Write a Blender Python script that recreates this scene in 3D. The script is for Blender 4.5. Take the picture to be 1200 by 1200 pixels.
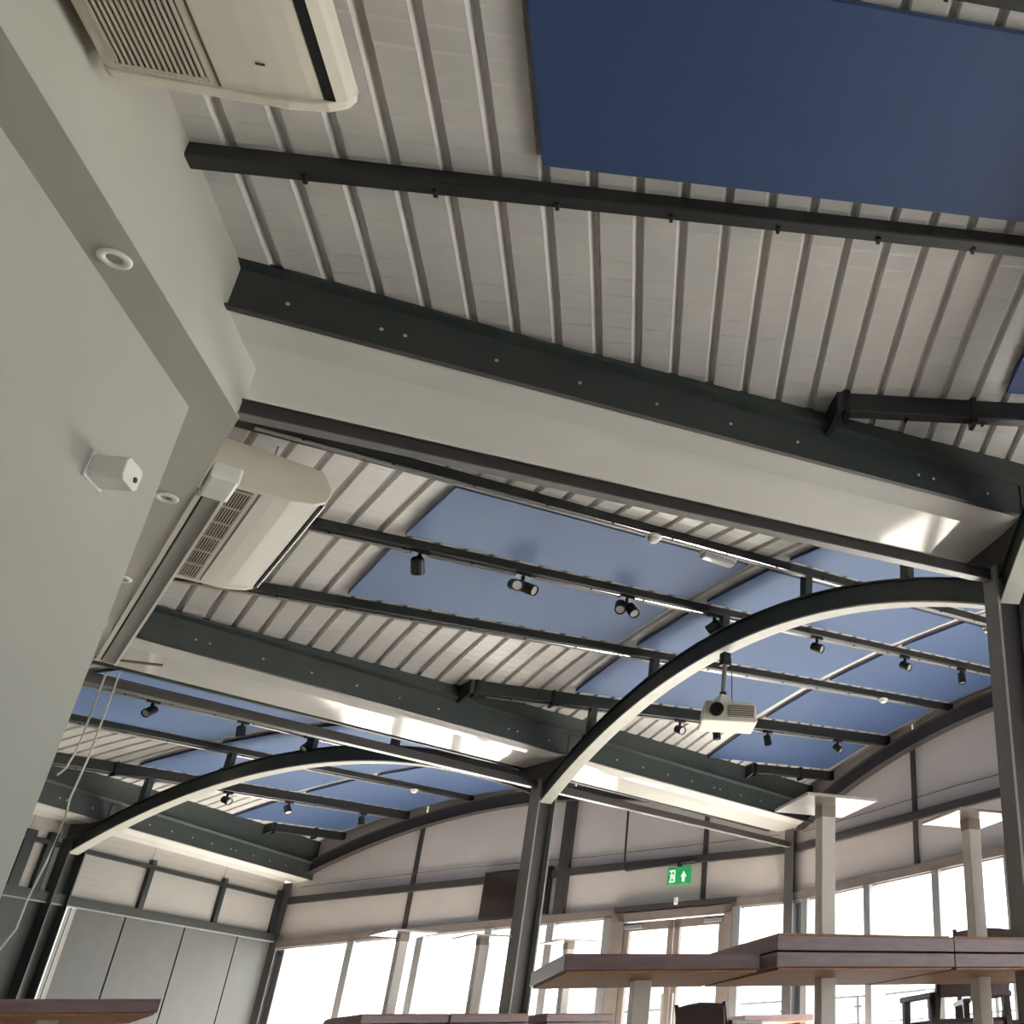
import bpy, math, random
from mathutils import Vector, Matrix
random.seed(7)
for o in list(bpy.data.objects): bpy.data.objects.remove(o)
sc = bpy.context.scene
col = sc.collection
S = 1.25            # metres per model unit
EZ = 0.216          # eye height above the floor, model units
PI = math.pi
R_ = math.radians

# ------------------------------------------------------------------ camera
F, CX, CY, VX, VY = 1119.645, 1087.329, 649.572, 974.51, -1483.543
def make_camera():
    up = Vector((VX-CX, VY-CY, F)).normalized()
    fw = Vector((0, 0, 1)); fw = (fw-up*fw.dot(up)).normalized()
    rt = fw.cross(up)
    cols = [(rt[i], fw[i], up[i]) for i in range(3)]       # image of camera x, y(down), z(forward) in the world
    X, Y, Z = Vector(cols[0]), -Vector(cols[1]), -Vector(cols[2])
    cd = bpy.data.cameras.new('camera'); cam = bpy.data.objects.new('camera', cd); col.objects.link(cam)
    m = Matrix((X, Y, Z)).transposed().to_4x4(); m.translation = (0, 0, EZ*S)
    cam.matrix_world = m
    cd.sensor_width = 36; cd.sensor_fit = 'HORIZONTAL'; cd.lens = F/1200*36
    cd.shift_x = (600-CX)/1200; cd.shift_y = (CY-600)/1200
    cd.clip_start = .02; cd.clip_end = 500
    sc.camera = cam
make_camera()
# ------------------------------------------------------------------ light: an overcast sky outside the windows
w = bpy.data.worlds.new('overcast_sky'); sc.world = w; w.use_nodes = True
bg = w.node_tree.nodes['Background']; bg.inputs[0].default_value = (.97, .98, 1, 1); bg.inputs[1].default_value = 1.0
SUN_AZ, SUN_EL, SUN_E = 100., 47., 16.
sl = bpy.data.lights.new('sun', 'SUN'); sl.energy = SUN_E; sl.angle = R_(4); sl.color = (1, .95, .88)
so = bpy.data.objects.new('sun', sl); col.objects.link(so)          # hazy sun in front of the window wall, falling on the floor inside the glass
so.rotation_euler = (Vector((-math.cos(R_(SUN_AZ))*math.cos(R_(SUN_EL)), -math.sin(R_(SUN_AZ))*math.cos(R_(SUN_EL)), -math.sin(R_(SUN_EL))))).to_track_quat('-Z', 'Y').to_euler()
sc.view_settings.view_transform = 'Standard'; sc.view_settings.look = 'None'
sc.view_settings.gamma = 1; sc.view_settings.use_curve_mapping = False
sc.view_settings.exposure = 2.2
sc.cycles.max_bounces = 12; sc.cycles.diffuse_bounces = 8; sc.cycles.glossy_bounces = 4; sc.cycles.transparent_max_bounces = 12
sc.cycles.caustics_reflective = False; sc.cycles.caustics_refractive = False
sc.cycles.sample_clamp_indirect = 8

# ------------------------------------------------------------------ the building's grid (twelve-sided plan)
CO = Vector((-8.859, -.794, 0)); TH1 = 31.47; ST = 30.
W = .325; HS = 2.6; HB = 2.34; RC = 10.883; RG = 14.703
T15 = math.tan(R_(15)); C15 = math.cos(R_(15)); S15 = math.sin(R_(15))
UC = RC*C15; UG = RG*C15; UK = 7.016; UI = 6.862; ZB = 2.333; SP = 1.021; PIT = .166
DZ = {0: 0, 1: 0, 2: .015, 3: .084}
def axes(k):
    t = R_(TH1+ST*(k-1.5)); return Vector((math.cos(t), math.sin(t), 0)), Vector((-math.sin(t), math.cos(t), 0))
def vaxes(i):
    t = R_(TH1+ST*i); return Vector((math.cos(t), math.sin(t), 0)), Vector((-math.sin(t), math.cos(t), 0))
def B(k, u, v, z):
    d, n = axes(k); return CO+d*u+n*v+Vector((0, 0, z))
def V(i, r, o, z):
    d, n = vaxes(i); return CO+d*r+n*o+Vector((0, 0, z))
def pb(k, u, v): return 3.106+.081*(u-UC)-(10-math.sqrt(100-v*v))+DZ[k]      # curve of the gable arches
def db(k, u, v): return 3.164+.081*(u-UC)-(14-math.sqrt(196-v*v))+DZ[k]      # underside of the decking
PZ = {0: 3.106, 1: 3.062, 2: 2.905, 3: 2.72}
def pz(k, u, m_): return PZ[abs(m_)]+.081*(u-UC)+DZ[k]                       # underside of purlin m_
def vmax(u): return u*T15-W/C15

# ------------------------------------------------------------------ materials
def mat(name, rgb, rough=.6, metal=0., spec=.5, var=0., scale=8., bump=0., bscale=40., coat=0., emit=None, stretch=None, sheen=0.):
    m = bpy.data.materials.new(name); m.use_nodes = True; nt = m.node_tree; b = nt.nodes['Principled BSDF']
    b.inputs['Base Color'].default_value = (*rgb, 1); b.inputs['Roughness'].default_value = rough
    b.inputs['Metallic'].default_value = metal; b.inputs['Specular IOR Level'].default_value = spec
    b.inputs['Coat Weight'].default_value = coat; b.inputs['Coat Roughness'].default_value = .12
    b.inputs['Sheen Weight'].default_value = sheen
    if sheen: b.inputs['Sheen Tint'].default_value = (.42, .6, 1, 1); b.inputs['Sheen Roughness'].default_value = .45
    if emit: b.inputs['Emission Color'].default_value = (*emit[0], 1); b.inputs['Emission Strength'].default_value = emit[1]
    if var or bump:
        tc = nt.nodes.new('ShaderNodeTexCoord'); mp = nt.nodes.new('ShaderNodeMapping')
        nt.links.new(tc.outputs['Object'], mp.inputs[0])
        if stretch: mp.inputs['Scale'].default_value = stretch
        nz = nt.nodes.new('ShaderNodeTexNoise'); nz.inputs['Scale'].default_value = scale; nz.inputs['Detail'].default_value = 4
        nt.links.new(mp.outputs[0], nz.inputs['Vector'])
        if var:
            cr = nt.nodes.new('ShaderNodeValToRGB')
            cr.color_ramp.elements[0].position = .3; cr.color_ramp.elements[1].position = .7
            cr.color_ramp.elements[0].color = (*[c*(1-var) for c in rgb], 1); cr.color_ramp.elements[1].color = (*[min(1, c*(1+var)) for c in rgb], 1)
            nt.links.new(nz.outputs[0], cr.inputs[0]); nt.links.new(cr.outputs[0], b.inputs['Base Color'])
        if bump:
            n2 = nt.nodes.new('ShaderNodeTexNoise'); n2.inputs['Scale'].default_value = bscale; nt.links.new(mp.outputs[0], n2.inputs['Vector'])
            bp = nt.nodes.new('ShaderNodeBump'); bp.inputs['Strength'].default_value = bump; bp.inputs['Distance'].default_value = .01
            nt.links.new(n2.outputs[0], bp.inputs['Height']); nt.links.new(bp.outputs[0], b.inputs['Normal'])
    return m
def glass_mat():
    m = bpy.data.materials.new('window_glass'); m.use_nodes = True; nt = m.node_tree; nt.nodes.clear()
    out = nt.nodes.new('ShaderNodeOutputMaterial'); mx = nt.nodes.new('ShaderNodeMixShader'); t = nt.nodes.new('ShaderNodeBsdfTransparent'); g = nt.nodes.new('ShaderNodeBsdfGlossy')
    t.inputs[0].default_value = (.95, .97, .97, 1); g.inputs['Roughness'].default_value = .03; mx.inputs[0].default_value = .06
    nt.links.new(t.outputs[0], mx.inputs[1]); nt.links.new(g.outputs[0], mx.inputs[2]); nt.links.new(mx.outputs[0], out.inputs[0]); return m
def deck_mat():
    return mat('deck_coating', (.585, .565, .55), rough=.36, var=.05, scale=3., spec=.6)
M = dict(
    steel=mat('dark_green_steel_paint', (.036, .045, .042), .42, var=.12, scale=5),
    steel2=mat('black_brown_steel_paint', (.045, .039, .039), .45, var=.1, scale=5),
    purlin=mat('dark_purlin_paint', (.017, .020, .020), .4, var=.1, scale=5),
    flange=mat('pale_flange_paint', (.55, .55, .50), .4, var=.05),
    colm_shaded=mat('shaded_column_paint', (.085, .08, .08), .45, var=.08, scale=6),  # column paint darkened for the window-wall columns, shade put into the colour
    tieflange=mat('grey_flange_paint', (.22, .22, .21), .25, var=.05),
    colm=mat('lit_column_paint', (.25, .245, .235), .45, var=.08, scale=6),  # same column paint lightened, light on the inner columns put into its colour
    soffit=mat('glossy_white_soffit', (.70, .685, .66), .07, var=.03, scale=2),
    deck=deck_mat(),
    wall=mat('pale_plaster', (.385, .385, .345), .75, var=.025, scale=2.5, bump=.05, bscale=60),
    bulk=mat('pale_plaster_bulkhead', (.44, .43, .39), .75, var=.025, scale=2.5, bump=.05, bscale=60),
    blue=mat('blue_acoustic_fabric', (.009, .034, .12), .55, var=.07, scale=3, bump=.15, bscale=250, sheen=.9),
    clad=mat('pinkish_grey_cladding', (.60, .555, .54), .5, var=.03, scale=2),
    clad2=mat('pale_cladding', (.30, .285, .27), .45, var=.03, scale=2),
    panel=mat('grey_partition_laminate', (.066, .065, .062), .55, var=.06, scale=4),
    darkwall=mat('dark_green_wall_paint', (.03, .038, .034), .6, var=.1),
    head=mat('brownish_frame_paint', (.20, .165, .15), .5, var=.08),
    alu=mat('grey_aluminium', (.30, .30, .31), .35, metal=.3, var=.05),
    glass=glass_mat(),
    ac=mat('cream_plastic', (.76, .715, .62), .42, var=.02),
    acw=mat('white_plastic', (.74, .71, .66), .28, var=.02, coat=.3),
    grille=mat('grille_shadow_plastic', (.10, .085, .07), .6),
    slat=mat('grille_slat_plastic', (.55, .51, .44), .5),
    black=mat('black_plastic', (.01, .01, .011), .38, var=.1),
    white=mat('white_paint', (.75, .74, .72), .4, var=.02),
    lens=mat('clear_lens', (.5, .5, .49), .15, coat=.6),
    lit=mat('lit_lamp_face', (.9, .9, .88), .2, emit=((1, .97, .92), .2)),
    conduit=mat('galvanised_conduit', (.5, .49, .47), .3, metal=.5),
    cord=mat('off_white_cord', (.62, .6, .54), .7, var=.1, scale=60),
    wood=mat('purple_brown_table_laminate', (.23, .14, .148), .38, var=.18, scale=6, stretch=(1, 1, 8), coat=.2),
    ply=mat('orange_plywood', (.42, .20, .075), .55, var=.2, scale=9, stretch=(.5, 6, 1)),
    post=mat('beige_table_column', (.84, .80, .75), .35, var=.03),
    collar=mat('brownish_column_collar', (.40, .34, .28), .45),
    plate=mat('pale_base_plate', (.70, .67, .62), .22, coat=.3, var=.08, scale=14),
    brown=mat('dark_brown_chair_wood', (.055, .036, .034), .4, var=.2, scale=8),
    cushion=mat('brown_vinyl', (.085, .055, .055), .45, var=.1),
    screen=mat('dark_red_black_screen', (.022, .012, .012), .18, coat=.5),
    green=mat('lit_green_sign', (.02, .35, .12), .4, emit=((.04, .42, .14), .05)),
    signw=mat('lit_white_sign_symbol', (.8, 1, .85), .4, emit=((.75, 1, .8), .08)),
    floor=mat('pale_wood_floor', (.62, .56, .50), .35, var=.15, scale=4, stretch=(.4, 4, 1)),
    ground=mat('pale_paving', (.4, .395, .38), .8, var=.06, scale=1.5),
    rail=mat('dark_grey_railing', (.06, .062, .065), .5),
    brass=mat('brown_rod', (.18, .12, .08), .45, var=.1),
    bolt=mat('zinc_bolt', (.55, .55, .53), .3, metal=.6),
)

# ------------------------------------------------------------------ mesh helpers
class MB:
    def __init__(s): s.v = []; s.f = []; s.uv = []; s.smooth = False
    def quadhull(s, a, b):                       # two rings of equal length joined into a closed solid
        n = len(a); i = len(s.v); s.v += list(a)+list(b)
        s.f.append(tuple(i+j for j in range(n))[::-1]); s.f.append(tuple(i+n+j for j in range(n)))
        for j in range(n): s.f.append((i+j, i+(j+1) % n, i+n+(j+1) % n, i+n+j))
        return s
    def box(s, c, x, y, z):                      # centre and three half-axes
        c, x, y, z = map(Vector, (c, x, y, z))
        a = [c-x-y-z, c+x-y-z, c+x+y-z, c-x+y-z]; return s.quadhull(a, [p+2*z for p in a])
    def sweep(s, rings, closed=True, caps=True):
        n = len(rings[0]); i = len(s.v)
        for r in rings: s.v += list(r)
        for k in range(len(rings)-1):
            for j in range(n if closed else n-1):
                a = i+k*n+j; b = i+k*n+(j+1) % n; s.f.append((a, b, b+n, a+n))
        if caps and closed:
            s.f.append(tuple(i+j for j in range(n))[::-1]); m = i+(len(rings)-1)*n; s.f.append(tuple(m+j for j in range(n)))
        return s
    def tube(s, pts, r, n=8):
        pts = [Vector(p) for p in pts]; rings = []
        for i, p in enumerate(pts):
            t = (pts[min(i+1, len(pts)-1)]-pts[max(i-1, 0)]).normalized()
            a = t.cross(Vector((0, 0, 1)))
            if a.length < .05: a = t.cross(Vector((1, 0, 0)))
            a.normalize(); b = t.cross(a); rr = r[i] if isinstance(r, (list, tuple)) else r
            rings.append([p+a*rr*math.cos(2*PI*j/n)+b*rr*math.sin(2*PI*j/n) for j in range(n)])
        return s.sweep(rings)
    def lathe(s, c, axis, prof, n=16):           # prof: (distance along axis, radius)
        c, t = Vector(c), Vector(axis).normalized(); a = t.cross(Vector((0, 0, 1)))
        if a.length < .05: a = t.cross(Vector((1, 0, 0)))
        a.normalize(); b = t.cross(a)
        return s.sweep([[c+t*h+a*r*math.cos(2*PI*j/n)+b*r*math.sin(2*PI*j/n) for j in range(n)] for h, r in prof])
def link(o, parent=None):
    col.objects.link(o)
    if parent: o.parent = parent
    return o
def W3(p): return Vector((p[0]*S, p[1]*S, (p[2]+EZ)*S))
def obj(name, mb, m, parent=None, origin=None, smooth=False, bevel=0., xf=None):  # world-space verts, stored relative to the thing's base
    pts = [Vector(p) for p in mb.v]
    if xf: pts = [xf @ p for p in pts]
    if parent is not None: base = parent['_base'] if '_base' in parent else [0, 0, 0]; base = Vector(base)
    else:
        if origin is None:
            lo = Vector([min(p[i] for p in pts) for i in range(3)]); hi = Vector([max(p[i] for p in pts) for i in range(3)])
            origin = Vector(((lo.x+hi.x)/2, (lo.y+hi.y)/2, lo.z))
        base = Vector(origin)
    me = bpy.data.meshes.new(name); me.from_pydata([tuple((p-base)*S) for p in pts], [], mb.f); me.update()
    if mb.uv:
        ul = me.uv_layers.new(name='UVMap')
        for l in me.loops: ul.data[l.index].uv = mb.uv[l.vertex_index]
    import bmesh
    bm = bmesh.new(); bm.from_mesh(me); bmesh.ops.recalc_face_normals(bm, faces=bm.faces); bm.to_mesh(me); bm.free()
    if smooth:
        for p in me.polygons: p.use_smooth = True
    me.materials.append(M[m] if isinstance(m, str) else m)
    o = bpy.data.objects.new(name, me); link(o, parent)
    if parent is None: o.location = W3(base)
    o['_base'] = list(base)
    if bevel:
        bv = o.modifiers.new('bevel', 'BEVEL'); bv.width = bevel*S; bv.segments = 2; bv.limit_method = 'ANGLE'
    return o
def tag(o, label, cat=None, group=None, kind=None):
    o['label'] = label
    if cat: o['category'] = cat
    if group: o['group'] = group
    if kind: o['kind'] = kind
    return o
def thing(name, base, label, cat=None, group=None, kind=None):
    o = bpy.data.objects.new(name, None); link(o); o.location = W3(base); o['_base'] = list(Vector(base)); o.empty_display_size = .1
    return tag(o, label, cat, group, kind)
Z3 = Vector((0, 0, 1))
VN = {-1: 'hidden side', 0: 'right-hand', 1: 'nearest', 2: 'middle', 3: 'farthest'}

# ------------------------------------------------------------------ ground, floor
o = obj('ground', MB().box((0, 0, -EZ-.14), (120, 0, 0), (0, 120, 0), (0, 0, .05)), 'ground'); tag(o, 'pale paving outside the windows', kind='structure')
fl = MB(); ring = [CO+Vector((math.cos(R_(TH1+ST*i)), math.sin(R_(TH1+ST*i)), 0))*(RG+.15) for i in range(-6, 6)]
fl.quadhull([p+Vector((0, 0, -EZ-.08)) for p in ring], [p+Vector((0, 0, -EZ)) for p in ring])
o = obj('floor', fl, 'floor'); tag(o, 'pale wood floor of the hall', kind='structure')

# ------------------------------------------------------------------ the core: lower wall and overhanging bulkhead
def core_ring(u, z): return [CO+Vector((math.cos(R_(TH1+ST*i)), math.sin(R_(TH1+ST*i)), 0))*(u/C15)+Vector((0, 0, z)) for i in range(-6, 6)]
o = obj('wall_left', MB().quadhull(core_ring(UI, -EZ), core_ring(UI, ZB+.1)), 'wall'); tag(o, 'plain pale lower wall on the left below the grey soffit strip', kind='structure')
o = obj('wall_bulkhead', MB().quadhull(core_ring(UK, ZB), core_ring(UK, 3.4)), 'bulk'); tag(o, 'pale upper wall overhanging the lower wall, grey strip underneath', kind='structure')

# ------------------------------------------------------------------ roof decking
def deck(k, ribs=True):
    top = thing('ceiling', B(k, 10, 0, 2.8), {1: 'ribbed white metal roof deck of the nearest vault', 2: 'ribbed white metal roof deck of the middle vault', 3: 'ribbed white metal roof deck of the farthest vault'}.get(k, 'white metal roof deck of vault %d beyond the frame' % (2-k)), kind='structure')
    ph = 7.30 if k == 1 else 7.345
    g0 = ph-PIT*3
    n = 0
    NV = 16
    while g0 < UG+.1:
        prof = []
        for j in range(3):
            g = g0+j*PIT
            prof += [(g-.022, 0), (g-.007, .024), (g+.013, .024), (g+.022, 0)]
        prof.append((g0+3*PIT-.021, 0))
        prof = [(u, h) for u, h in prof if UK-.08 < u < UG+.2]
        if not ribs and prof: prof = [(prof[0][0], 0), (prof[-1][0], 0)]
        if len(prof) > 1:
            mb = MB(); vmx = max(u for u, h in prof)*T15; vl = []
            if ribs:
                x = -math.ceil(vmx/.09)*.09
                while x < vmx+.09: vl += [(x, 0), (x+.074, -.0032)]; x += .09
            else: vl = [(-vmx+2*vmx*q/NV, 0) for q in range(NV+1)]
            nv = len(vl)
            for u, h in prof:
                vm = u*T15
                for x, dz in vl:
                    v = max(-vm, min(vm, x)); mb.v.append(B(k, u, v, db(k, u, v)+h+(dz if h == 0 else 0)))
            for a in range(len(prof)-1):
                for q in range(nv-1): i = a*nv+q; mb.f.append((i, i+1, i+1+nv, i+nv))
            obj('deck_sheet', mb, 'deck', top)
        g0 += 3*PIT
for k in (0, 1, 2, 3): deck(k, k > 0)

# ------------------------------------------------------------------ valley gutters with their dark side plates
BOLTS = [7.35, 7.67, 7.755, 8.1, 8.44, 8.78, 9.13, 9.47, 10.15, 10.24, 10.58, 11.4, 11.75, 12.1, 12.45, 12.8, 12.9, 13.25, 13.6, 13.95, 14.3]
def valley(i):
    nm = {0: 'nearest valley, above the camera side', 1: 'valley between the nearest and middle vaults', 2: 'valley between the middle and farthest vaults', 3: 'valley above the side wall'}
    lab = {-1: 'white gutter of the valley right of the frame', 0: 'broad white valley gutter with dark bolted side plate, nearest to the camera', 1: 'second white valley gutter, meeting the middle steel column', 2: 'white valley gutter above the grey panelled side wall'}[i]
    t = thing('valley_gutter', V(i, 11, 0, 2.55), lab, 'gutter', 'valley gutters')
    for r0, r1 in ((7.1, 10.80), (10.965, 14.72)):
        sec = [(-W, HS), (-W+.16, 2.578), (W-.1, 2.572), (W, HS), (W, HS+.03), (-W, HS+.03)]
        obj('soffit', MB().quadhull([V(i, r0, o_, z) for o_, z in sec], [V(i, r1, o_, z) for o_, z in sec]), 'soffit', t)
    for s in (-1, 1):
        kk = i+1 if s < 0 else i+2
        if kk not in DZ: continue
        rings = []; lip = []
        for q in range(13):
            r = 7.11+(RG+.02-7.11)*q/12; P = lambda o_, z: V(i, r, s*o_, z)
            d, n = axes(kk); pp = P(W, 0)-CO; u, v = pp.dot(d), pp.dot(n); zt = db(kk, u, v)+.006
            rings.append([P(W+.012, HS-.012), P(W+.012, zt), P(W, zt), P(W, HS-.012)])
            zl = min(2.79, zt-.015); lip.append([P(W+.012, zl), P(W+.055, zl+.014), P(W+.055, zl+.026), P(W+.012, zl+.026)])
        pl = obj('side_plate', MB().sweep(rings), 'steel', t)
        obj('plate_lip', MB().sweep(lip), 'steel', t)
        fo = [[V(i, r, s*(W+.012), HS-.012), V(i, r, s*(W+.03), HS-.012), V(i, r, s*(W+.03), HS-.002), V(i, r, s*(W+.012), HS-.002)] for r in (7.11, RG)]
        obj('bottom_angle', MB().sweep(fo), 'steel2', t)
        if s < 0 and i >= 0:
            for r in BOLTS:
                d, n = vaxes(i); obj('bolt', MB().lathe(V(i, r, -W-.01, 2.68), -n, [(0, .008), (.005, .008), (.007, .004)], 6), 'bolt', pl)
    # dark cap across the valley over the column
    sec = [(-.12, 2.42), (.12, 2.42), (W+.02, 2.60), (W+.02, 2.78), (-W-.02, 2.78), (-W-.02, 2.60)]
    obj('column_cap', MB().quadhull([V(i, 10.80, o_, z) for o_, z in sec], [V(i, 10.965, o_, z) for o_, z in sec]), 'steel2', t)
for i in (0, 1, 2): valley(i)
# end wall added on the unseen side of the hall to cut light from the right
o = obj('wall_right', MB().quadhull([V(-1, r, 0, -EZ) for r in (7, 14.7)]+[V(-1, r, .1, -EZ) for r in (14.7, 7)], [V(-1, r, 0, 3.3) for r in (7, 14.7)]+[V(-1, r, .1, 3.3) for r in (14.7, 7)]), 'clad2'); tag(o, 'pale wall added beyond the frame on the right to keep light out', kind='structure')

# ------------------------------------------------------------------ tie beams under the valleys
for i in (0, 1):
    for seg, (r0, r1) in enumerate(((7.2, 10.79), (10.97, 14.62))):
        lab = [['slim dark tie beam with pale underside below the nearest valley gutter', 'dark tie beam from the right-hand column towards the window wall'], ['dark tie beam from the white bulkhead to the middle steel column', 'dark tie beam from the middle column to the window wall']][i][seg]
        t = thing('tie_beam', V(i, (r0+r1)/2, 0, HB), lab, 'beam', 'tie beams')
        obj('web', MB().box(V(i, (r0+r1)/2, 0, HB+.035), vaxes(i)[0]*(r1-r0)/2, vaxes(i)[1]*.018, Z3*.029), 'steel2', t)
        obj('bottom_flange', MB().box(V(i, (r0+r1)/2, 0, HB+.003), vaxes(i)[0]*(r1-r0)/2, vaxes(i)[1]*.026, Z3*.003), 'tieflange', t)
        obj('top_flange', MB().box(V(i, (r0+r1)/2, 0, HB+.066), vaxes(i)[0]*(r1-r0)/2, vaxes(i)[1]*.026, Z3*.004), 'steel2', t)

# ------------------------------------------------------------------ steel columns
def column(i, r, label, ztop=2.42, dark='colm', half=.065, dep=.1):
    d, n = vaxes(i); t = thing('steel_column', V(i, r, 0, -EZ), label, 'column', 'steel columns'); h = (ztop+EZ)/2; zc = (ztop-EZ)/2
    obj('flange', MB().box(V(i, r-dep+.008, 0, zc), d*.008, n*half, Z3*h), dark, t)
    obj('flange', MB().box(V(i, r+dep-.008, 0, zc), d*.008, n*half, Z3*h), dark, t)
    obj('web', MB().box(V(i, r, 0, zc), d*(dep-.016), n*.006, Z3*h), 'steel2', t)
    obj('base_plate', MB().box(V(i, r, 0, -EZ+.008), d*(dep+.05), n*(half+.05), Z3*.008), 'steel2', t)
    return t
column(0, RC, 'grey steel column at the right edge carrying the near arch end')
column(1, RC, 'grey steel column in the middle where two arches meet')
column(2, RC, 'dark green steel column at the far left of the side wall', dark='steel', half=.085, dep=.11)
column(1, RG-.02, 'grey steel column against the window wall behind the stacked tables', ztop=2.56, dark='colm_shaded')
column(2, RG-.02, 'dark steel column in the corner of side wall and windows', ztop=2.56, dark='steel2', half=.09, dep=.11)
column(0, RG-.02, 'steel column against the window wall right of the frame', ztop=2.56, dark='colm_shaded')

# ------------------------------------------------------------------ arched beams
def arch(k, gable, label):
    R = 6.584; z0 = 2.803+DZ[k]
    if gable: f0 = lambda v: pb(k, UG, v)-.21; dep = .17; u = UG-.08; vm = 3.62; name = 'arched_gable_beam'
    else: f0 = lambda v: z0-(R-math.sqrt(R*R-v*v)); dep = .169; u = UC; vm = 2.76; name = 'arched_beam'
    t = thing(name, B(k, u, 0, f0(vm)), label, 'beam', 'arched beams'); N = 40; d, n = axes(k)
    web = []; bot = []; tp = []
    for q in range(N+1):
        v = -vm+2*vm*q/N; z = f0(v); P = lambda du, dz: B(k, u+du, v, z+dz)
        web.append([P(-.035, .012), P(.035, .012), P(.035, dep-.012), P(-.035, dep-.012)])
        bot.append([P(-.055, 0), P(.055, 0), P(.055, .012), P(-.055, .012)])
        tp.append([P(-.055, dep-.012), P(.055, dep-.012), P(.055, dep), P(-.055, dep)])
    obj('web', MB().sweep(web), 'steel2' if gable else 'steel', t)
    obj('bottom_flange', MB().sweep(bot), 'steel2' if gable else 'flange', t)
    obj('top_flange', MB().sweep(tp), 'steel2' if gable else 'steel', t)
    if not gable:
        for m_ in range(-2, 3):
            v = m_*SP; za = f0(v)+dep-.004; zt = pz(k, u, m_)+.01
            obj('purlin_post', MB().box(B(k, u, v, (za+zt)/2), d*.03, n*.032, Z3*(zt-za)/2), 'steel', t)
            obj('post_foot', MB().box(B(k, u, v, za+.006), d*.05, n*.05, Z3*.006), 'steel', t)
arch(1, False, 'arched steel beam of the nearest vault right of the frame')
arch(2, False, 'long arched steel beam between the middle and right-hand columns, holding the projector')
arch(3, False, 'arched steel beam of the farthest vault from the left column to the middle column')
arch(1, True, 'arched beam on the window wall of the nearest vault')
arch(2, True, 'arched beam along the window wall at the end of the middle vault')
arch(3, True, 'arched beam along the window wall at the end of the farthest vault')

# ------------------------------------------------------------------ purlins
ORD = {-3: 'first', -2: 'second', -1: 'third', 0: 'fourth', 1: 'fifth', 2: 'sixth', 3: 'last'}
def purlin(k, m_):
    v = m_*SP; a = abs(m_)
    u0 = UK-.01 if a <= 1 else (9.42 if a == 2 else 12.98); u1 = UG-.02
    lab = '%s dark roof purlin of the %s vault, counted from its %s valley' % (ORD[m_], VN[k], {1: 'right-hand', 2: 'near', 3: 'near'}[k])
    t = thing('roof_purlin', B(k, (u0+u1)/2, v, pz(k, 10, m_)), lab, 'purlin', 'roof purlins of the %s vault' % VN[k])
    s = 1 if m_ >= 0 else -1
    hh = db(k, UC, v)-pz(k, UC, m_)-.003
    sec = [(-.03, .006), (-.024, 0), (.03, 0), (.03, .012), (-.018, .012), (-.018, hh-.012), (.03, hh-.012), (.03, hh), (-.03, hh)]   # channel
    obj('channel', MB().quadhull([B(k, u0, v+x, pz(k, u0, m_)+z) for x, z in sec], [B(k, u1, v+x, pz(k, u1, m_)+z) for x, z in sec]), 'purlin', t)
    if k > 1 and a < 3:
        pts = [B(k, u, v+s*.022, pz(k, u, m_)-.008) for u in (u0+.15, (u0+u1)/2, u1-.1)]
        cd = obj('conduit', MB().tube(pts, .010, 6), 'conduit', t, smooth=True)
    u = u0+.35; d, n = axes(k)
    while u < u1-.2:
        z = pz(k, u, m_); obj('clip', MB().box(B(k, u, v+s*.02, z-.002), d*.007, n*.016, Z3*.008), 'black', t); u += .41
    if a >= 2:                                      # gusset to the valley plate
        zz = pz(k, u0, m_); vp = math.copysign(vmax(u0)+.01, v)
        obj('gusset', MB().quadhull([B(k, u0-.01, v-s*.035, zz-.012), B(k, u0-.05, vp, zz-.07), B(k, u0-.05, vp, zz+hh-.02), B(k, u0-.01, v-s*.035, zz+hh)], [B(k, u0+.015, v-s*.035, zz-.012), B(k, u0-.03, vp, zz-.07), B(k, u0-.03, vp, zz+hh-.02), B(k, u0+.015, v-s*.035, zz+hh)]), 'purlin', t)
        for uu in (u0+.04, u0+.7):
            zz = pz(k, uu, m_); obj('clamp', MB().box(B(k, uu, v, zz+hh/2-.01), d*.012, n*.042, Z3*(hh/2+.022)), 'black', t)
for k in (1, 2, 3):
    for m_ in range(-3, 4): purlin(k, m_)

# ------------------------------------------------------------------ blue acoustic panels
SEG = [(8.13, 10.1), (10.27, 12.2), (12.33, 14.02)]
RO = {-3: 'first', -2: 'second', -1: 'third', 0: 'fourth', 1: 'fifth', 2: 'sixth'}
SN = ['end nearest the white bulkhead', 'middle of the row', 'end at the window wall']
for k in (1, 2, 3):
    for m_ in range(-3, 3):
        for s, (u0, u1) in enumerate(SEG):
            lim = max(abs(m_), abs(m_+1))
            if lim > s+1: continue
            v0, v1 = m_*SP+.12, (m_+1)*SP-.12
            bt = [B(k, u, v, db(k, u, v)-.032) for u, v in ((u0, v0), (u1, v0), (u1, v1), (u0, v1))]
            lab = 'blue acoustic panel, %s vault, %s row from its %s valley, %s' % (VN[k], RO[m_], 'right' if k == 1 else 'near', SN[s])
            o = obj('acoustic_panel', MB().quadhull(bt, [p+Z3*.024 for p in bt]), 'blue', bevel=.003)
            tag(o, lab, 'panel', 'blue acoustic panels of the %s vault' % VN[k])

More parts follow.
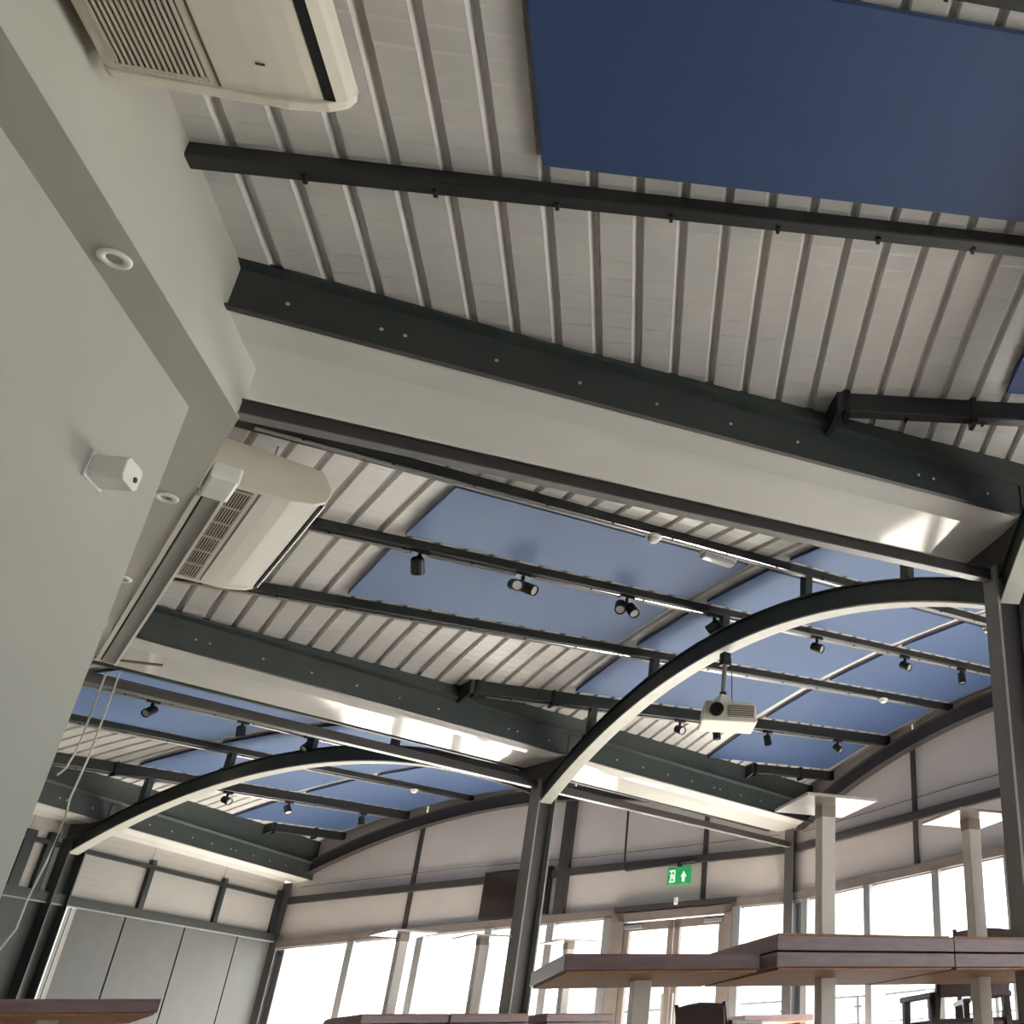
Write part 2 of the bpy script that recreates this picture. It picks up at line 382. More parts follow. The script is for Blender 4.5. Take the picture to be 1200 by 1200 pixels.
# ------------------------------------------------------------------ window wall at the outer end of each vault
wn = [0]; dn = [0]
def gable(k):
    hw = UG*T15+.1; d, n = axes(k); zc0, zc1 = 1.82, None
    lab = {1: 'cladding above the windows of the nearest vault', 2: 'pinkish grey cladding above the windows of the middle vault', 3: 'pinkish grey cladding above the windows of the farthest vault', 0: 'cladding above the filled-in windows right of the frame', -1: 'cladding above the windows far right of the frame'}[k]
    wl = thing('wall_far', B(k, UG, 0, zc0), lab, kind='structure')
    bats = {3: [-2.6, -.6, 1.74], 2: [-2.6, -.5, 1.665]}.get(k, [-1.7, 1.7])
    xs = [-hw]+bats+[hw]
    for a, b in zip(xs[:-1], xs[1:]):
        for zz in ((1.82, 2.29), (2.35, 2.0)):
            lowr = zz[0] == 1.82; mb = MB(); N = 8; rings = []
            for q in range(N+1):
                v = a+.012+(b-a-.024)*q/N; zt = 2.33 if lowr else db(k, UG, v)+.03
                zb = 1.82 if lowr else 2.336
                zt = max(zt, zb+.02); rings.append([B(k, UG, v, zb), B(k, UG+.06, v, zb), B(k, UG+.06, v, zt), B(k, UG, v, zt)])
            obj('cladding_panel', mb.sweep(rings), 'clad', wl)
    for v in bats:
        zt = pb(k, UG, v)-.02; wd = .075 if (k == 3 and v == -.6) else .03
        obj('batten', MB().box(B(k, UG-.012, v, (1.82+zt)/2), d*(.012 if wd < .05 else .05), n*wd, Z3*(zt-1.82)/2), 'steel2', wl)
    obj('rail', MB().box(B(k, UG-.03, 0, 2.335), d*.03, n*(hw-.15), Z3*.045), 'steel2', wl)
    obj('thin_cable', MB().tube([B(k, UG-.02, v, 2.52+.02*math.sin(v)) for v in (-hw+.3, -1, 0, 1, hw-.3)], .004, 5), 'steel2', wl)
    # window band
    wn[0] += 1
    wt = thing('window_%d' % wn[0], B(k, UG, 0, -EZ), {1: 'tall windows of the nearest vault', 2: 'tall white-lit windows below the middle vault', 3: 'tall white-lit windows below the farthest vault'}.get(k, 'unseen windows right of the frame filled in to block light, bay %d' % (1-k)), kind='structure')
    obj('window_head', MB().box(B(k, UG, 0, 1.77), d*.05, n*hw, Z3*.05), 'head', wt)
    obj('head_lining', MB().box(B(k, UG+.03, 0, 1.715), d*.04, n*hw, Z3*.012), 'alu', wt)
    obj('window_sill', MB().box(B(k, UG, 0, -EZ+.03), d*.06, n*hw, Z3*.03), 'alu', wt)
    muls = {3: [2.48, 1.39, .36, -.55, -1.36, -3.11], 2: [3.5, 2.4, 1.33, .33, -.72, -1.77, -2.82]}.get(k, [-3.15+1.05*j for j in range(7)])
    muls = sorted(muls)
    for v in muls:
        obj('mullion', MB().box(B(k, UG, v, (1.72-EZ)/2), d*.06, n*.02, Z3*(1.72+EZ)/2), 'alu', wt)
        obj('mullion_cap', MB().box(B(k, UG-.05, v+.05, (1.72-EZ)/2), d*.012, n*.032, Z3*(1.72+EZ)/2), 'alu', wt)
    xs = [-hw]+muls+[hw]
    for a, b in zip(xs[:-1], xs[1:]):
        if k == 3 and a == -3.11: continue
        obj('pane', MB().box(B(k, UG+.02, (a+b)/2, (1.72-EZ)/2), d*.006, n*((b-a)/2-.015), Z3*(1.72+EZ)/2), 'glass' if k else 'clad', wt)  # panes of the unseen right-hand bay are opaque, added to block light
    if k == 3:
        dn[0] += 1
        dt = thing('door_%d' % dn[0], B(k, UG, -2.25, -EZ), 'glazed double door with brown frame below the exit sign', kind='structure')
        for v, wd in ((-1.49, .085), (-2.98, .05)):
            obj('door_jamb', MB().box(B(k, UG-.03, v, (1.74-EZ)/2), d*.05, n*wd, Z3*(1.74+EZ)/2), 'head', dt)
        obj('door_head', MB().box(B(k, UG-.03, -2.25, 1.70), d*.05, n*.78, Z3*.05), 'head', dt)
        obj('transom_rail', MB().box(B(k, UG-.05, -2.25, 1.80), d*.05, n*.82, Z3*.03), 'steel2', dt)
        for a, b in ((-2.93, -2.27), (-2.25, -1.58)):
            lf = obj('door_leaf', MB(), 'head', dt) if False else None
            mb = MB(); zt = 1.63
            for x in (a+.035, b-.035): mb.box(B(k, UG-.03, x, (zt-EZ)/2), d*.03, n*.035, Z3*(zt+EZ)/2)
            for z in (zt-.045, -EZ+.12): mb.box(B(k, UG-.03, (a+b)/2, z), d*.03, n*((b-a)/2), Z3*.05)
            lf = obj('door_leaf', mb, 'head', dt)
            obj('door_pane', MB().box(B(k, UG-.03, (a+b)/2, (zt-EZ)/2), d*.006, n*((b-a)/2-.06), Z3*(zt+EZ-.1)/2), 'glass', lf)
            obj('door_handle', MB().tube([B(k, UG-.1, (-2.33 if a < -2.5 else -2.19), z) for z in (.45, .8)], .012, 8), 'conduit', lf)
            obj('door_closer', MB().box(B(k, UG-.08, (a+b)/2+(-.2 if a < -2.5 else .2), zt-.05), d*.025, n*.12, Z3*.022), 'alu', lf)
for k in (0, 1, 2, 3): gable(k)

# ------------------------------------------------------------------ side wall under the last valley
def side_wall():
    d, n = vaxes(2)
    t = thing('wall_side', V(2, 12.5, 0, -EZ), 'side wall of pale panes over grey panels below the far gutter', kind='structure')
    xs = [7.1, 8.0, 9.0, 9.95, 10.93]
    for a, b in zip(xs[:-1], xs[1:]):
        obj('wall_panel', MB().box(V(2, (a+b)/2, .04, (1.8-EZ)/2), d*((b-a)/2-.008), n*.03, Z3*(1.8+EZ)/2), 'darkwall', t)
    xs = [11.21, 11.92, 12.885, 13.88, 14.86]
    for a, b in zip(xs[:-1], xs[1:]):
        obj('wall_panel', MB().box(V(2, (a+b)/2, .03, (1.81-EZ)/2), d*((b-a)/2-.012), n*.025, Z3*(1.81+EZ)/2), 'panel', t)
    obj('backing_strip', MB().box(V(2, 13.04, .09, (1.81-EZ)/2), d*1.81, n*.02, Z3*(1.81+EZ)/2), 'darkwall', t)
    obj('corner_jamb', MB().box(V(2, 14.98, .02, (1.78-EZ)/2), d*.1, n*.05, Z3*(1.78+EZ)/2), 'clad2', t)
    bats = [8.1, 9.2, 10.35, 12.06, 13.34]
    xs = [7.1, 8.1, 9.2, 10.35, 10.95, 12.06, 13.34, 14.6]
    for a, b in zip(xs[:-1], xs[1:]):
        for z0, z1 in ((1.89, 2.335), (2.365, 2.59)):
            obj('cladding_pane', MB().box(V(2, (a+b)/2, .04, (z0+z1)/2), d*((b-a)/2-.005), n*.02, Z3*(z1-z0)/2), 'clad2', t)
            for j in range(int((z1-z0)/.06)):
                obj('cladding_swage', MB().box(V(2, (a+b)/2, .019, z0+.03+j*.06), d*((b-a)/2-.006), n*.002, Z3*.004), 'clad2', t)
    for r in bats: obj('batten', MB().box(V(2, r, .0, 2.15), d*(.035 if r > 11 else .06), n*.022, Z3*.28), 'purlin', t)
    for r in (10.62, 14.52): obj('batten', MB().box(V(2, r, .0, 2.15), d*.05, n*.022, Z3*.3), 'purlin', t)
    obj('transom', MB().box(V(2, 10.9, .0, 2.35), d*3.75, n*.022, Z3*.022), 'purlin', t)
    obj('sill_rail', MB().box(V(2, 10.9, -.01, 1.845), d*3.75, n*.04, Z3*.045), 'purlin', t)
    obj('sill_edge', MB().box(V(2, 10.9, -.035, 1.79), d*3.75, n*.012, Z3*.006), 'alu', t)
side_wall()

# ------------------------------------------------------------------ ceiling-hung air conditioners
def aircon(k, v0, v1, u1, zb, m, lab):
    d, n = axes(k); u0 = UK+.03; t = thing('air_conditioner', B(k, (u0+u1)/2, (v0+v1)/2, zb), lab, 'air conditioner', 'ceiling-hung air conditioners')
    SL = .04 if k == 1 else .012
    prof = [(u0, zb+.02), (u0+.02, zb), (u1-.30, zb), (u1-.22, zb+.002), (u1-.15, zb+.008), (u1-.10, zb+.016), (u1-SL-.02, zb+.026), (u1-SL-.02, zb+.05), (u1-SL-.015, zb+.12), (u1-.08, zb+.2), (u0, zb+.22)]
    obj('body', MB().quadhull([B(k, u, v0+.03, z) for u, z in prof], [B(k, u, v1-.03, z) for u, z in prof]), m, t, bevel=.004)
    cap = [(u0, zb+.012), (u0+.02, zb-.006), (u1-.16, zb-.006), (u1-.06, zb+.012), (u1-.015, zb+.04), (u1, zb+.075), (u1-.005, zb+.12), (u1-.06, zb+.205), (u0, zb+.225)]
    for a, b in ((v0, v0+.035), (v1-.035, v1)):
        obj('end_cap', MB().quadhull([B(k, u, a, z) for u, z in cap], [B(k, u, b, z) for u, z in cap]), 'ac', t, bevel=.006)
    g0, g1 = (u0+.05, u0+.27) if k == 1 else (7.15, 7.255)
    gr = obj('intake_grille', MB().box(B(k, (g0+g1)/2, (v0+v1)/2, zb-.001), d*((g1-g0)/2), n*((v1-v0)/2-.05), Z3*.004), 'grille', t)
    N = 15 if k == 1 else 9
    for j in range(N):
        u = g0+(g1-g0)*(j+.5)/N; obj('louver', MB().box(B(k, u, (v0+v1)/2, zb-.006), d*(.0035 if k == 1 else .0018), n*((v1-v0)/2-.05), Z3*.005), 'slat', gr)
    for j in range(7 if k > 1 else 2):
        v = v0+.06+(v1-v0-.12)*j/(6 if k > 1 else 1); obj('grille_bar', MB().box(B(k, (g0+g1)/2, v, zb-.008), d*((g1-g0)/2), n*.006, Z3*.004), 'slat', gr)
    obj('panel_seam', MB().box(B(k, g1+.025, (v0+v1)/2, zb-.001), d*.003, n*((v1-v0)/2-.04), Z3*.002), 'grille', t)
    obj('outlet_slot', MB().box(B(k, u1-SL-.012, (v0+v1)/2, zb+.034), d*(.017 if k == 1 else .005), n*((v1-v0)/2-.036), Z3*.012), 'black', t)
    lip = [(u1-(.037 if k == 1 else .012), zb+.02+(0 if k == 1 else .012)), (u1-.008, zb+.034), (u1-.002, zb+.06), (u1-.002, zb+.11), (u1-.03, zb+.17), (u1-(.04 if k == 1 else .014), zb+.05)]
    obj('front_lip', MB().quadhull([B(k, u, v0+.036, z) for u, z in lip], [B(k, u, v1-.036, z) for u, z in lip]), m, t)
    if k == 1: obj('maker_mark', MB().box(B(k, u1-.2, v1-.14 if k == 1 else v1-.2, zb-.001), d*.012, n*.003, Z3*.0015), 'grille', t)
    for v in (v0+.15, v1-.15):
        zt = db(k, (u0+u1)/2, v); obj('hanger_rod', MB().tube([B(k, (u0+u1)/2, v, zb+.2), B(k, (u0+u1)/2, v, zt)], .006, 6), 'conduit', t)
aircon(1, -.75, .53, 7.67, 2.56, 'ac', 'cream ceiling-hung air conditioner with slatted grille at the top edge')
aircon(2, -.92, .36, 7.56, 2.55, 'acw', 'white ceiling-hung air conditioner beside the bulkhead corner, below roof deck')

# curtain track and pelmet along the bulkhead past the corner
d, n = axes(2)
t = thing('curtain_track', B(2, 7.06, .2, 2.33), 'white double curtain track along the bulkhead below the white air conditioner', 'track')
obj('track_rail', MB().box(B(2, 7.032, .11, 2.345), d*.010, n*1.25, Z3*.02), 'acw', t)
obj('track_groove', MB().box(B(2, 7.047, .11, 2.352), d*.005, n*1.25, Z3*.012), 'black', t)
obj('track_rail', MB().box(B(2, 7.085, .11, 2.345), d*.033, n*1.25, Z3*.02), 'clad2', t)
obj('track_edge', MB().box(B(2, 7.122, .11, 2.34), d*.006, n*1.25, Z3*.026), 'white', t)
obj('end_block', MB().box(B(2, 7.085, -1.25, 2.365), d*.055, n*.11, Z3*.04), 'white', t, bevel=.012)

# downlights in the soffit strip
for lab, k, v in (('round white downlight in the grey strip above the wall sensor', 1, 1.03), ('round white downlight just past the bulkhead corner', 2, -1.03), ('small white downlight farthest along the grey strip', 2, .01)):
    t = thing('downlight', B(k, 6.938, v, ZB), lab, 'downlight', 'recessed downlights')
    obj('trim_ring', MB().lathe(B(k, 6.938, v, ZB), -Z3, [(0, .046), (.006, .046), (.009, .040), (.009, .026), (.002, .022), (0, .022)], 24), 'white', t, smooth=True)
    obj('lamp_face', MB().lathe(B(k, 6.938, v, ZB), -Z3, [(-.004, .02), (.003, .02), (.004, .012)], 16), 'alu', t)

# sensor box on the lower wall
d, n = axes(1)
t = thing('wall_sensor', B(1, UI+.07, 1.47, 1.765), 'small white box sticking out of the left wall, black dot on its end', 'sensor')
pr = [(1.42, 1.782), (1.432, 1.768), (1.512, 1.768), (1.524, 1.782), (1.524, 1.84), (1.512, 1.852), (1.432, 1.852), (1.42, 1.84)]
obj('housing', MB().quadhull([B(1, UI+.008, v, z) for v, z in pr], [B(1, UI+.108, v, z) for v, z in pr]), 'white', t, bevel=.004)
obj('lens_dot', MB().lathe(B(1, UI+.108, 1.49, 1.80), d, [(0, .010), (.004, .010)], 10), 'black', t)
obj('back_plate', MB().box(B(1, UI+.004, 1.472, 1.81), d*.004, n*.058, Z3*.047), 'white', t)

# exit light, rod and cords at the end of the bulkhead
d, n = axes(2)
t = thing('emergency_exit_light', B(2, 6.95, .84, 2.25), 'small greenish lit emergency light under the grey strip', 'light')
obj('housing', MB().box(B(2, 6.95, .74, 2.315), d*.03, n*.09, Z3*.018), 'ac', t)
obj('lit_face', MB().box(B(2, 6.95, .86, 2.27), d*.012, n*.05, Z3*.05), 'signw', t)
o = obj('curtain_rod', MB().tube([B(2, 7.02, 1.41, 2.36), B(2, 7.34, 1.33, 2.36)], .009, 8), 'brass'); tag(o, 'short brown rod sticking out beneath the middle valley gutter', 'rod')
o = obj('hanging_cord', MB().tube([B(2, 7.105, 1.56, 2.33), B(2, 7.105, 1.57, 1.98), B(2, 7.10, 1.58, 1.82), B(2, 7.085, 1.59, 1.73), B(2, 7.06, 1.60, 1.69)], .0055, 6), 'cord', smooth=True); tag(o, 'short pale cord hanging beside the bulkhead, its end bent', 'cord', 'hanging cords')
o = obj('hanging_cord', MB().tube([B(2, 7.165, 1.52, 2.33), B(2, 7.165, 1.53, 1.8), B(2, 7.15, 1.54, 1.55), B(2, 7.16, 1.54, 1.46), B(2, 7.15, 1.55, 1.2), B(2, 7.13, 1.57, 1.0), B(2, 7.13, 1.6, .85), B(2, 7.08, 1.62, .7), B(2, 7.05, 1.62, .45)], .0055, 6), 'cord', smooth=True); tag(o, 'long pale cord hanging down past the dark column to the floor', 'cord', 'hanging cords')

# ------------------------------------------------------------------ spotlights
def spot(k, m_, u, lab, az, tilt, double=False, lit=True):
    v = m_*SP; z = pz(k, u, m_); d, n = axes(k); P = B(k, u, v+.0, z)
    t = thing('track_spotlight', P-Z3*.12, lab, 'spotlight', 'black track spotlights')
    obj('adapter', MB().box(P-Z3*.012, d*.05, n*.02, Z3*.014), 'black', t)
    obj('stem', MB().tube([P, P-Z3*.07], .013, 8), 'black', t)
    for s in ((-.045, .045) if double else (0,)):
        c = P+d*s-Z3*.10; a = (d*math.cos(R_(az+s*450))+n*math.sin(R_(az+s*450)))*math.cos(R_(tilt))-Z3*math.sin(R_(tilt))
        h = obj('lamp_head', MB().lathe(c-a*.045, a, [(-.005, .03), (.005, .038), (.095, .04), (.1, .038), (.1, .033), (.09, .031)], 16), 'black', t, smooth=False)
        obj('lamp_face', MB().lathe(c-a*.045, a, [(.084, .03), (.092, .03)], 14), 'lens' if lit else 'alu', h)
    return t
spot(2, 0, 8.27, 'black spotlight nearest the white air conditioner, middle vault', 60, 40)
spot(2, 0, 8.92, 'black spotlight with bright round face, middle of the nearest blue panels', -70, 25, True)
spot(2, 0, 9.68, 'black double spotlight before the long arch, third along its purlin', -95, 50, True)
spot(2, 0, 10.42, 'black spotlight beside the post on top of the long arch', 120, 30)
spot(2, 0, 11.44, 'black spotlight just below the white underside of the long arch', -60, 25)
spot(2, 0, 12.48, 'black spotlight with white face past the long arch, beside a panel joint', -70, 30)
spot(2, 0, 13.25, 'black spotlight nearest the right-hand column, aimed straight down', 0, 85)
spot(2, 2, 11.41, 'black ring-faced spotlight left of the projector', -80, 25)
spot(2, 2, 11.83, 'black spotlight directly behind the projector', 0, 80)
spot(2, 2, 12.45, 'black spotlight just right of the projector', 0, 75)
spot(2, 2, 13.4, 'black spotlight on the lowest purlin near the window wall, middle vault', -60, 40)
spot(3, 0, 8.83, 'black spotlight in the farthest vault, closest to the hanging cords', 190, 40)
spot(3, 0, 9.7, 'black spotlight in the farthest vault, second from the bulkhead', 0, 80)
spot(3, 0, 10.45, 'black spotlight beside the post of the farthest arch', 180, 50)
spot(3, 2, 11.43, 'black spotlight below the farthest arch, against white deck', -80, 25)
spot(3, 2, 12.25, 'black spotlight below the farthest arch at a panel corner', -90, 60)
spot(3, 2, 13.4, 'black spotlight of the farthest vault nearest the window wall', 0, 80)

# smoke detectors and emergency batten lights
for lab, k, m_, u in (('white smoke detector under the third purlin of the middle vault', 2, -1, 9.29), ('white smoke detector past the long arch, near the window wall', 2, 1, 13.15), ('white smoke detector in the farthest vault, left of the middle column', 3, 1, 13.1)):
    P = B(k, u, m_*SP, pz(k, u, m_)-.001)
    t = thing('smoke_detector', P-Z3*.05, lab, 'smoke detector', 'smoke detectors')
    obj('base', MB().lathe(P, -Z3, [(0, .05), (.012, .05), (.016, .044)], 18), 'white', t, smooth=False)
    obj('dome', MB().lathe(P, -Z3, [(.014, .038), (.03, .036), (.042, .024), (.046, .008)], 18), 'white', t, smooth=True)
for lab, k, m_, u in (('white oblong emergency light under the third purlin of the middle vault', 2, -1, 9.78), ('white oblong emergency light at the right-hand column', 2, -1, 12.6)):
    d, n = axes(k); P = B(k, u, m_*SP+.02, pz(k, u, m_)-.03)
    t = thing('emergency_light', P-Z3*.03, lab, 'light', 'white emergency lights')
    obj('base', MB().box(P+Z3*.018, d*.13, n*.038, Z3*.012), 'white', t, bevel=.006)
    obj('diffuser', MB().box(P-Z3*.008, d*.12, n*.034, Z3*.02), 'lens', t, bevel=.014)

# ------------------------------------------------------------------ projector on the long arch
d, n = axes(2)
P0 = B(2, UC, -.04, 2.795)
t = thing('projector', P0-Z3*.62, 'pale ceiling projector hanging on a pole from the long arch', 'projector')
obj('mount_clamp', MB().box(P0-Z3*.045, d*.03, n*.03, Z3*.05), 'black', t)
obj('pole', MB().tube([P0-Z3*.05, P0-Z3*.335], .018, 10), 'colm', t)
obj('pole_collar', MB().lathe(P0-Z3*.31, -Z3, [(0, .026), (.03, .026)], 12), 'black', t)
obj('bracket', MB().quadhull([P0+d*a+n*b-Z3*.335 for a, b in ((-.03, -.03), (.03, -.03), (.03, .03), (-.03, .03))], [P0+d*a+n*b-Z3*.45 for a, b in ((-.09, -.08), (.09, -.08), (.09, .08), (-.09, .08))]), 'ac', t)
ax = Vector((math.cos(R_(20)), math.sin(R_(20)), 0)); ay = Vector((-ax.y, ax.x, 0))
cb = P0+Vector((.05, -.03, -.51))
bd = obj('body', MB().quadhull([cb+ax*a+ay*b-Z3*.08 for a, b in ((-.2, -.15), (.2, -.15), (.2, .15), (-.2, .15))], [cb+ax*a+ay*b+Z3*.075 for a, b in ((-.18, -.13), (.18, -.13), (.18, .13), (-.18, .13))]), 'ac', t, bevel=.012)
obj('vent_grille', MB().box(cb+ax*.08-ay*.145-Z3*.0, ax*.09, ay*.006, Z3*.045), 'grille', bd)
for j in range(6): obj('vent_slat', MB().box(cb+ax*.08-ay*.148-Z3*(.04-.016*j), ax*.09, ay*.008, Z3*.003), 'slat', bd)
obj('lens_barrel', MB().lathe(cb-ax*.1-ay*.13, -ay, [(0, .05), (.045, .05), (.05, .042), (.04, .038)], 18), 'black', bd)
obj('lens', MB().lathe(cb-ax*.1-ay*.13, -ay, [(.03, .038), (.04, .03)], 14), 'screen', bd)
obj('signal_cable', MB().tube([P0+d*.05-Z3*.02, P0+d*.05+n*-.03-Z3*.2, P0+d*.06-n*.04-Z3*.45], .004, 5), 'black', t)

# ------------------------------------------------------------------ window-wall fittings
d, n = axes(3)
t = thing('wall_screen', B(3, UG-.05, .06, 1.85), 'dark television screen on the cladding behind the middle column', 'screen')
obj('housing', MB().box(B(3, UG-.05, .06, 2.135), d*.03, n*.5, Z3*.295), 'black', t, bevel=.006)
obj('display', MB().box(B(3, UG-.082, .06, 2.135), d*.002, n*.48, Z3*.275), 'screen', t)
o = obj('wall_conduit', MB().tube([B(3, UG-.1, -1.5, 3.05), B(3, UG-.1, -1.51, 2.6), B(3, UG-.1, -1.52, 2.29), B(3, UG-.1, -1.56, 2.262), B(3, UG-.1, -1.9, 2.275), B(3, UG-.1, -2.5, 2.3)], .014, 8), 'steel2', smooth=True); tag(o, 'thin dark conduit dropping down the cladding and turning to the exit sign', 'conduit')
t = thing('exit_sign', B(3, UG-.1, -2.3, 2.03), 'lit green exit sign with running figure and arrow', 'exit sign')
obj('hanger', MB().box(B(3, UG-.1, -2.3, 2.265), d*.015, n*.025, Z3*.035), 'black', t)
pn = obj('sign_panel', MB().box(B(3, UG-.1, -2.305, 2.14), d*.02, n*.155, Z3*.105), 'green', t, bevel=.004)
def sign_poly(pts, name):
    a = [B(3, UG-.1215, -2.305-x, 2.14+z) for x, z in pts]; obj(name, MB().quadhull(a, [p-d*.003 for p in a]), 'signw', pn)
sign_poly([(.03, -.02), (.05, -.02), (.05, -.08), (.09, -.08), (.09, -.02), (.115, -.02), (.07, .05)], 'arrow')     # arrow up
sign_poly([(-.125, -.08), (-.045, -.08), (-.045, .07), (-.125, .07), (-.125, .05), (-.062, .05), (-.062, -.06), (-.125, -.06)], 'door_symbol')
sign_poly([(-.115, -.055), (-.1, -.055), (-.085, -.01), (-.075, -.045), (-.06, -.04), (-.075, .02), (-.1, .03), (-.118, 0), (-.105, -.01)], 'running_figure')
sign_poly([(-.098+.012*math.cos(a*PI/4), .045+.012*math.sin(a*PI/4)) for a in range(8)], 'figure_head')
t = thing('door_sensor', B(3, UG-.06, -2.29, 1.83), 'tiny white motion sensor above the glazed double door', 'sensor')
obj('housing', MB().box(B(3, UG-.11, -2.29, 1.84), d*.02, n*.022, Z3*.045), 'white', t, bevel=.008)

# ------------------------------------------------------------------ tables: square tops on single columns
TW = .42; TT = .064; ZL = .392; ZU = .462
def table(c, ang, zt, lab, inverted=False, hgt=None, tw=TW, post_only=None, group='pedestal tables'):
    a = Vector((math.cos(R_(ang)), math.sin(R_(ang)), 0)); b = Vector((-a.y, a.x, 0)); c = Vector((c[0], c[1], 0))
    t = thing('inverted_table' if inverted else 'pedestal_table', c+Z3*(zt-TT if inverted else -EZ), lab, 'table', group)
    zc = zt-TT/2; sgn = 1 if inverted else -1
    obj('table_top', MB().box(c+Z3*(zc-sgn*.004), a*tw, b*tw, Z3*(TT/2-.004)), 'wood', t, bevel=.003)
    ins = tw-.012
    obj('underside', MB().box(c+Z3*(zc+sgn*(TT/2-.003)), a*ins, b*ins, Z3*.004), 'ply', t)
    z0 = zt if inverted else zt-TT; z1 = 1.10 if inverted else -EZ
    if hgt: z1 = hgt
    obj('column', MB().box(c+Z3*(z0+z1)/2, a*.036, b*.036, Z3*abs(z1-z0)/2), 'post', t, bevel=.004)
    zb = z1-sgn*.006; obj('base_plate', MB().box(c+Z3*zb, a*.185, b*.185, Z3*.007), 'plate', t, bevel=.003)
    obj('column_collar', MB().box(c+Z3*(z1-sgn*.04), a*.0375, b*.0375, Z3*.028), 'collar', t)
    return t
ANG = 33.3
def rowpt(corner, w=TW):
    a = Vector((math.cos(R_(ANG)), math.sin(R_(ANG)))); b = Vector((-a.y, a.x)); return Vector(corner)+a*w+b*w
c2 = rowpt((-.679, 4.061)); c3 = c2+Vector((math.cos(R_(ANG)), math.sin(R_(ANG))))*(2*TW+.004)
c4 = c3+Vector((math.cos(R_(ANG)), math.sin(R_(ANG))))*(2*TW+.004)
table(c2, ANG, ZL, 'upright table carrying the inverted table nearest the wall column'); table(c2, ANG, ZU, 'inverted table, pale square base plate up, beside the window-wall column', True)
table(c3, ANG, ZL, 'upright table at the right edge under an inverted table'); table(c3, ANG, ZU, 'inverted table at the right edge, marbled base plate turned up', True)
table(c4, ANG, ZL, 'upright table out of frame on the right'); 
a1 = R_(30.5); ca = Vector((math.cos(a1), math.sin(a1))); cbv = Vector((-ca.y, ca.x))
c1 = Vector((-1.39, 3.713))+ca*.372+cbv*.372
table(c1, 30.5, ZL-.002, 'single upright table, nothing stacked on it, right of the middle column', tw=.372)
# table at the lower left
la = R_(45.); lc = Vector((-3.585, 4.70))-Vector((math.cos(la), math.sin(la)))*.35+Vector((-math.sin(la), math.cos(la)))*.35
table(lc, 45., ZL, 'dark table with orange underside in the lower left corner', tw=.35)
# the far row below the windows
fa = 52.
for (x, y), labs in (((-4.40, 8.17), ('upright table under the left inverted table of the far row', 'far inverted table below the windows, left of the row of three')),
                    ((-3.98, 8.68), ('upright table in the middle of the far row', 'far inverted table below the windows, middle of the row of three')),
                    ((-3.47, 9.33), ('upright table at the right of the far row', 'far inverted table right behind the middle column base'))):
    table((x, y), fa, ZL+.004, labs[0], tw=.33); table((x, y), fa, ZU+.006, labs[1], True, hgt=1.08, tw=.33)
table((-2.0, 11.0), 40., .44, 'pale far table behind the brown table column', tw=.4)

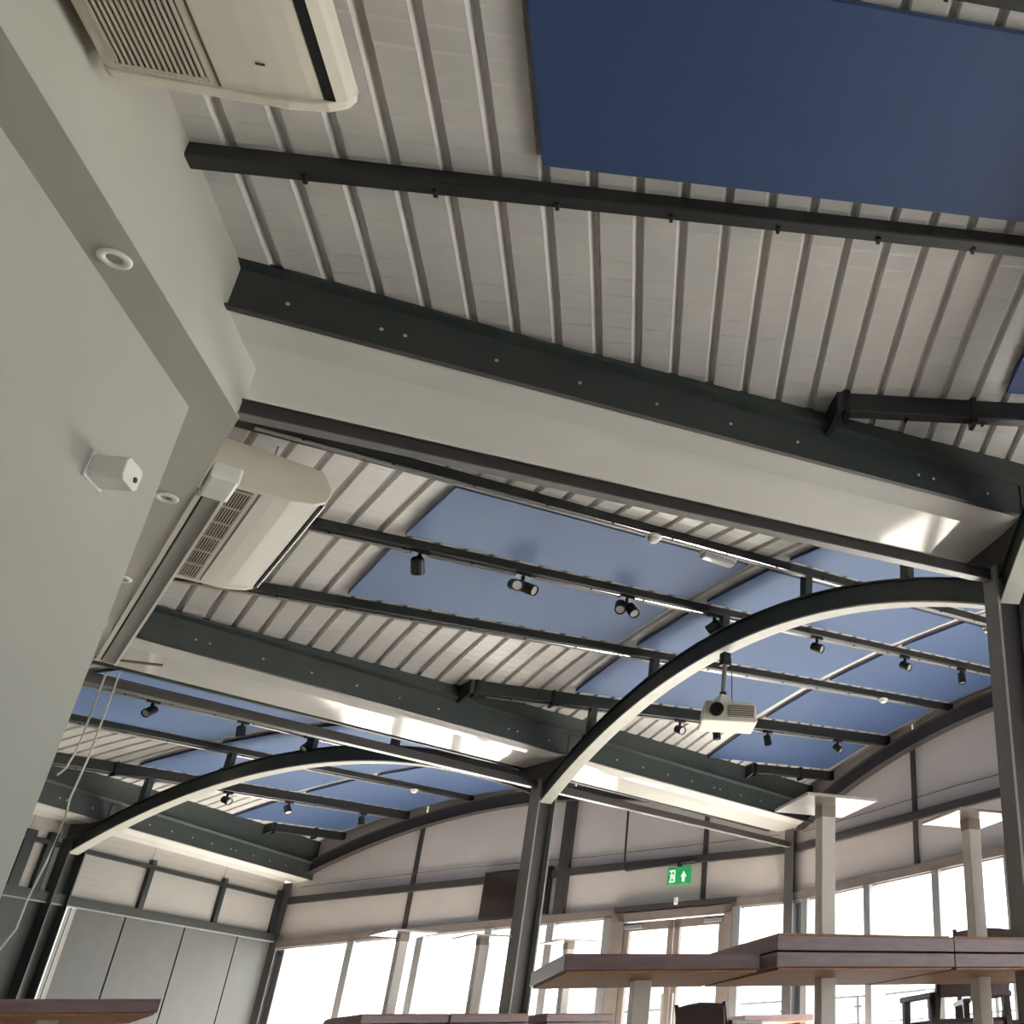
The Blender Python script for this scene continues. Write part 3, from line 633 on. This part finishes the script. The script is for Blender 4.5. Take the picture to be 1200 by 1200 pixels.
# ------------------------------------------------------------------ chairs
def armchair(lab, xf, hb=.66):
    t = thing('armchair', xf @ Vector((0, 0, 0)), lab, 'chair', 'dark wooden armchairs'); up_ = hb-.66
    def part(name, mb, m, **k): return obj(name, mb, m, t, xf=xf, **k)
    w_, dp = .235, .21
    for s in (-1, 1):
        x = s*w_
        part('leg', MB().quadhull([Vector((x+a, -dp+b, 0)) for a, b in ((-.016, -.016), (.016, -.016), (.016, .016), (-.016, .016))], [Vector((x+a, -dp+.03+b, .5)) for a, b in ((-.02, -.02), (.02, -.02), (.02, .02), (-.02, .02))]), 'brown')
        part('leg', MB().quadhull([Vector((x+a, dp+.04+b, 0)) for a, b in ((-.016, -.016), (.016, -.016), (.016, .016), (-.016, .016))], [Vector((x+a, dp-.02+b, .5)) for a, b in ((-.02, -.02), (.02, -.02), (.02, .02), (-.02, .02))]), 'brown')
        part('armrest', MB().box((x, -.0, .515), (.026, 0, 0), (0, dp+.02, 0), (0, 0, .016)), 'brown', bevel=.008)
        part('back_post', MB().quadhull([Vector((x*.92+a, dp-.02+b, .34)) for a, b in ((-.016, -.014), (.016, -.014), (.016, .014), (-.016, .014))], [Vector((x*.92+a, dp+.07+b, .66+up_)) for a, b in ((-.014, -.012), (.014, -.012), (.014, .012), (-.014, .012))]), 'brown')
    part('seat', MB().box((0, 0, .36), (w_-.015, 0, 0), (0, dp, 0), (0, 0, .035)), 'cushion', bevel=.02)
    part('seat_rail', MB().box((0, -dp+.01, .31), (w_, 0, 0), (0, .014, 0), (0, 0, .024)), 'brown')
    part('seat_rail', MB().box((0, dp-.01, .31), (w_, 0, 0), (0, .014, 0), (0, 0, .024)), 'brown')
    part('backrest', MB().sweep([[Vector((x, dp+.05+.02*math.cos(x*6)+a, z)) for a, z in ((-.014, .5+up_), (.014, .5+up_), (.03, .65+up_-.25*abs(x)**1.5), (.004, .67+up_-.25*abs(x)**1.5))] for x in (-.22, -.11, 0, .11, .22)]), 'cushion', bevel=.006)
    part('stretcher', MB().box((0, -dp+.012, .14), (w_, 0, 0), (0, .01, 0), (0, 0, .014)), 'brown')
    return t
def xf(x, y, z, rz, flip=False, rx=0):
    m = Matrix.Translation((x, y, z)) @ Matrix.Rotation(R_(rz), 4, 'Z')
    if flip: m = m @ Matrix.Rotation(PI, 4, 'X')
    return m
armchair('dark wooden armchair standing below the right-hand inverted table', xf(.02, 6.2, -EZ, 205))
armchair('taller dark armchair whose rounded back shows above the right-hand tables', xf(.30, 7.0, -EZ, 8), 1.0)
armchair('dark armchair standing behind the single upright table', xf(-1.85, 8.4, -EZ, 160))

# ------------------------------------------------------------------ railing outside the windows
def railing(k, lab):
    u = UG+1.9; d, n = axes(k); hw = u*T15-.05
    t = thing('terrace_railing', B(k, u, 0, -EZ-.09), lab, 'railing', 'terrace railings')
    obj('top_rail', MB().tube([B(k, u, -hw, .745), B(k, u, hw, .745)], .018, 8), 'rail', t)
    obj('mid_rail', MB().tube([B(k, u, -hw, .42), B(k, u, hw, .42)], .010, 6), 'rail', t)
    v = -hw+.3
    while v < hw:
        obj('post', MB().box(B(k, u, v, .325), d*.018, n*.014, Z3*.42), 'rail', t)
        obj('glass_clamp', MB().box(B(k, u, v, .62), d*.015, n*.05, Z3*.014), 'rail', t); v += 1.05
for k, l in ((2, 'thin grey terrace railing outside the middle windows'), (3, 'thin grey terrace railing outside the far left windows'), (1, 'thin grey terrace railing outside the right-hand windows')): railing(k, l)
for o in bpy.data.objects:
    if '_base' in o: del o['_base']
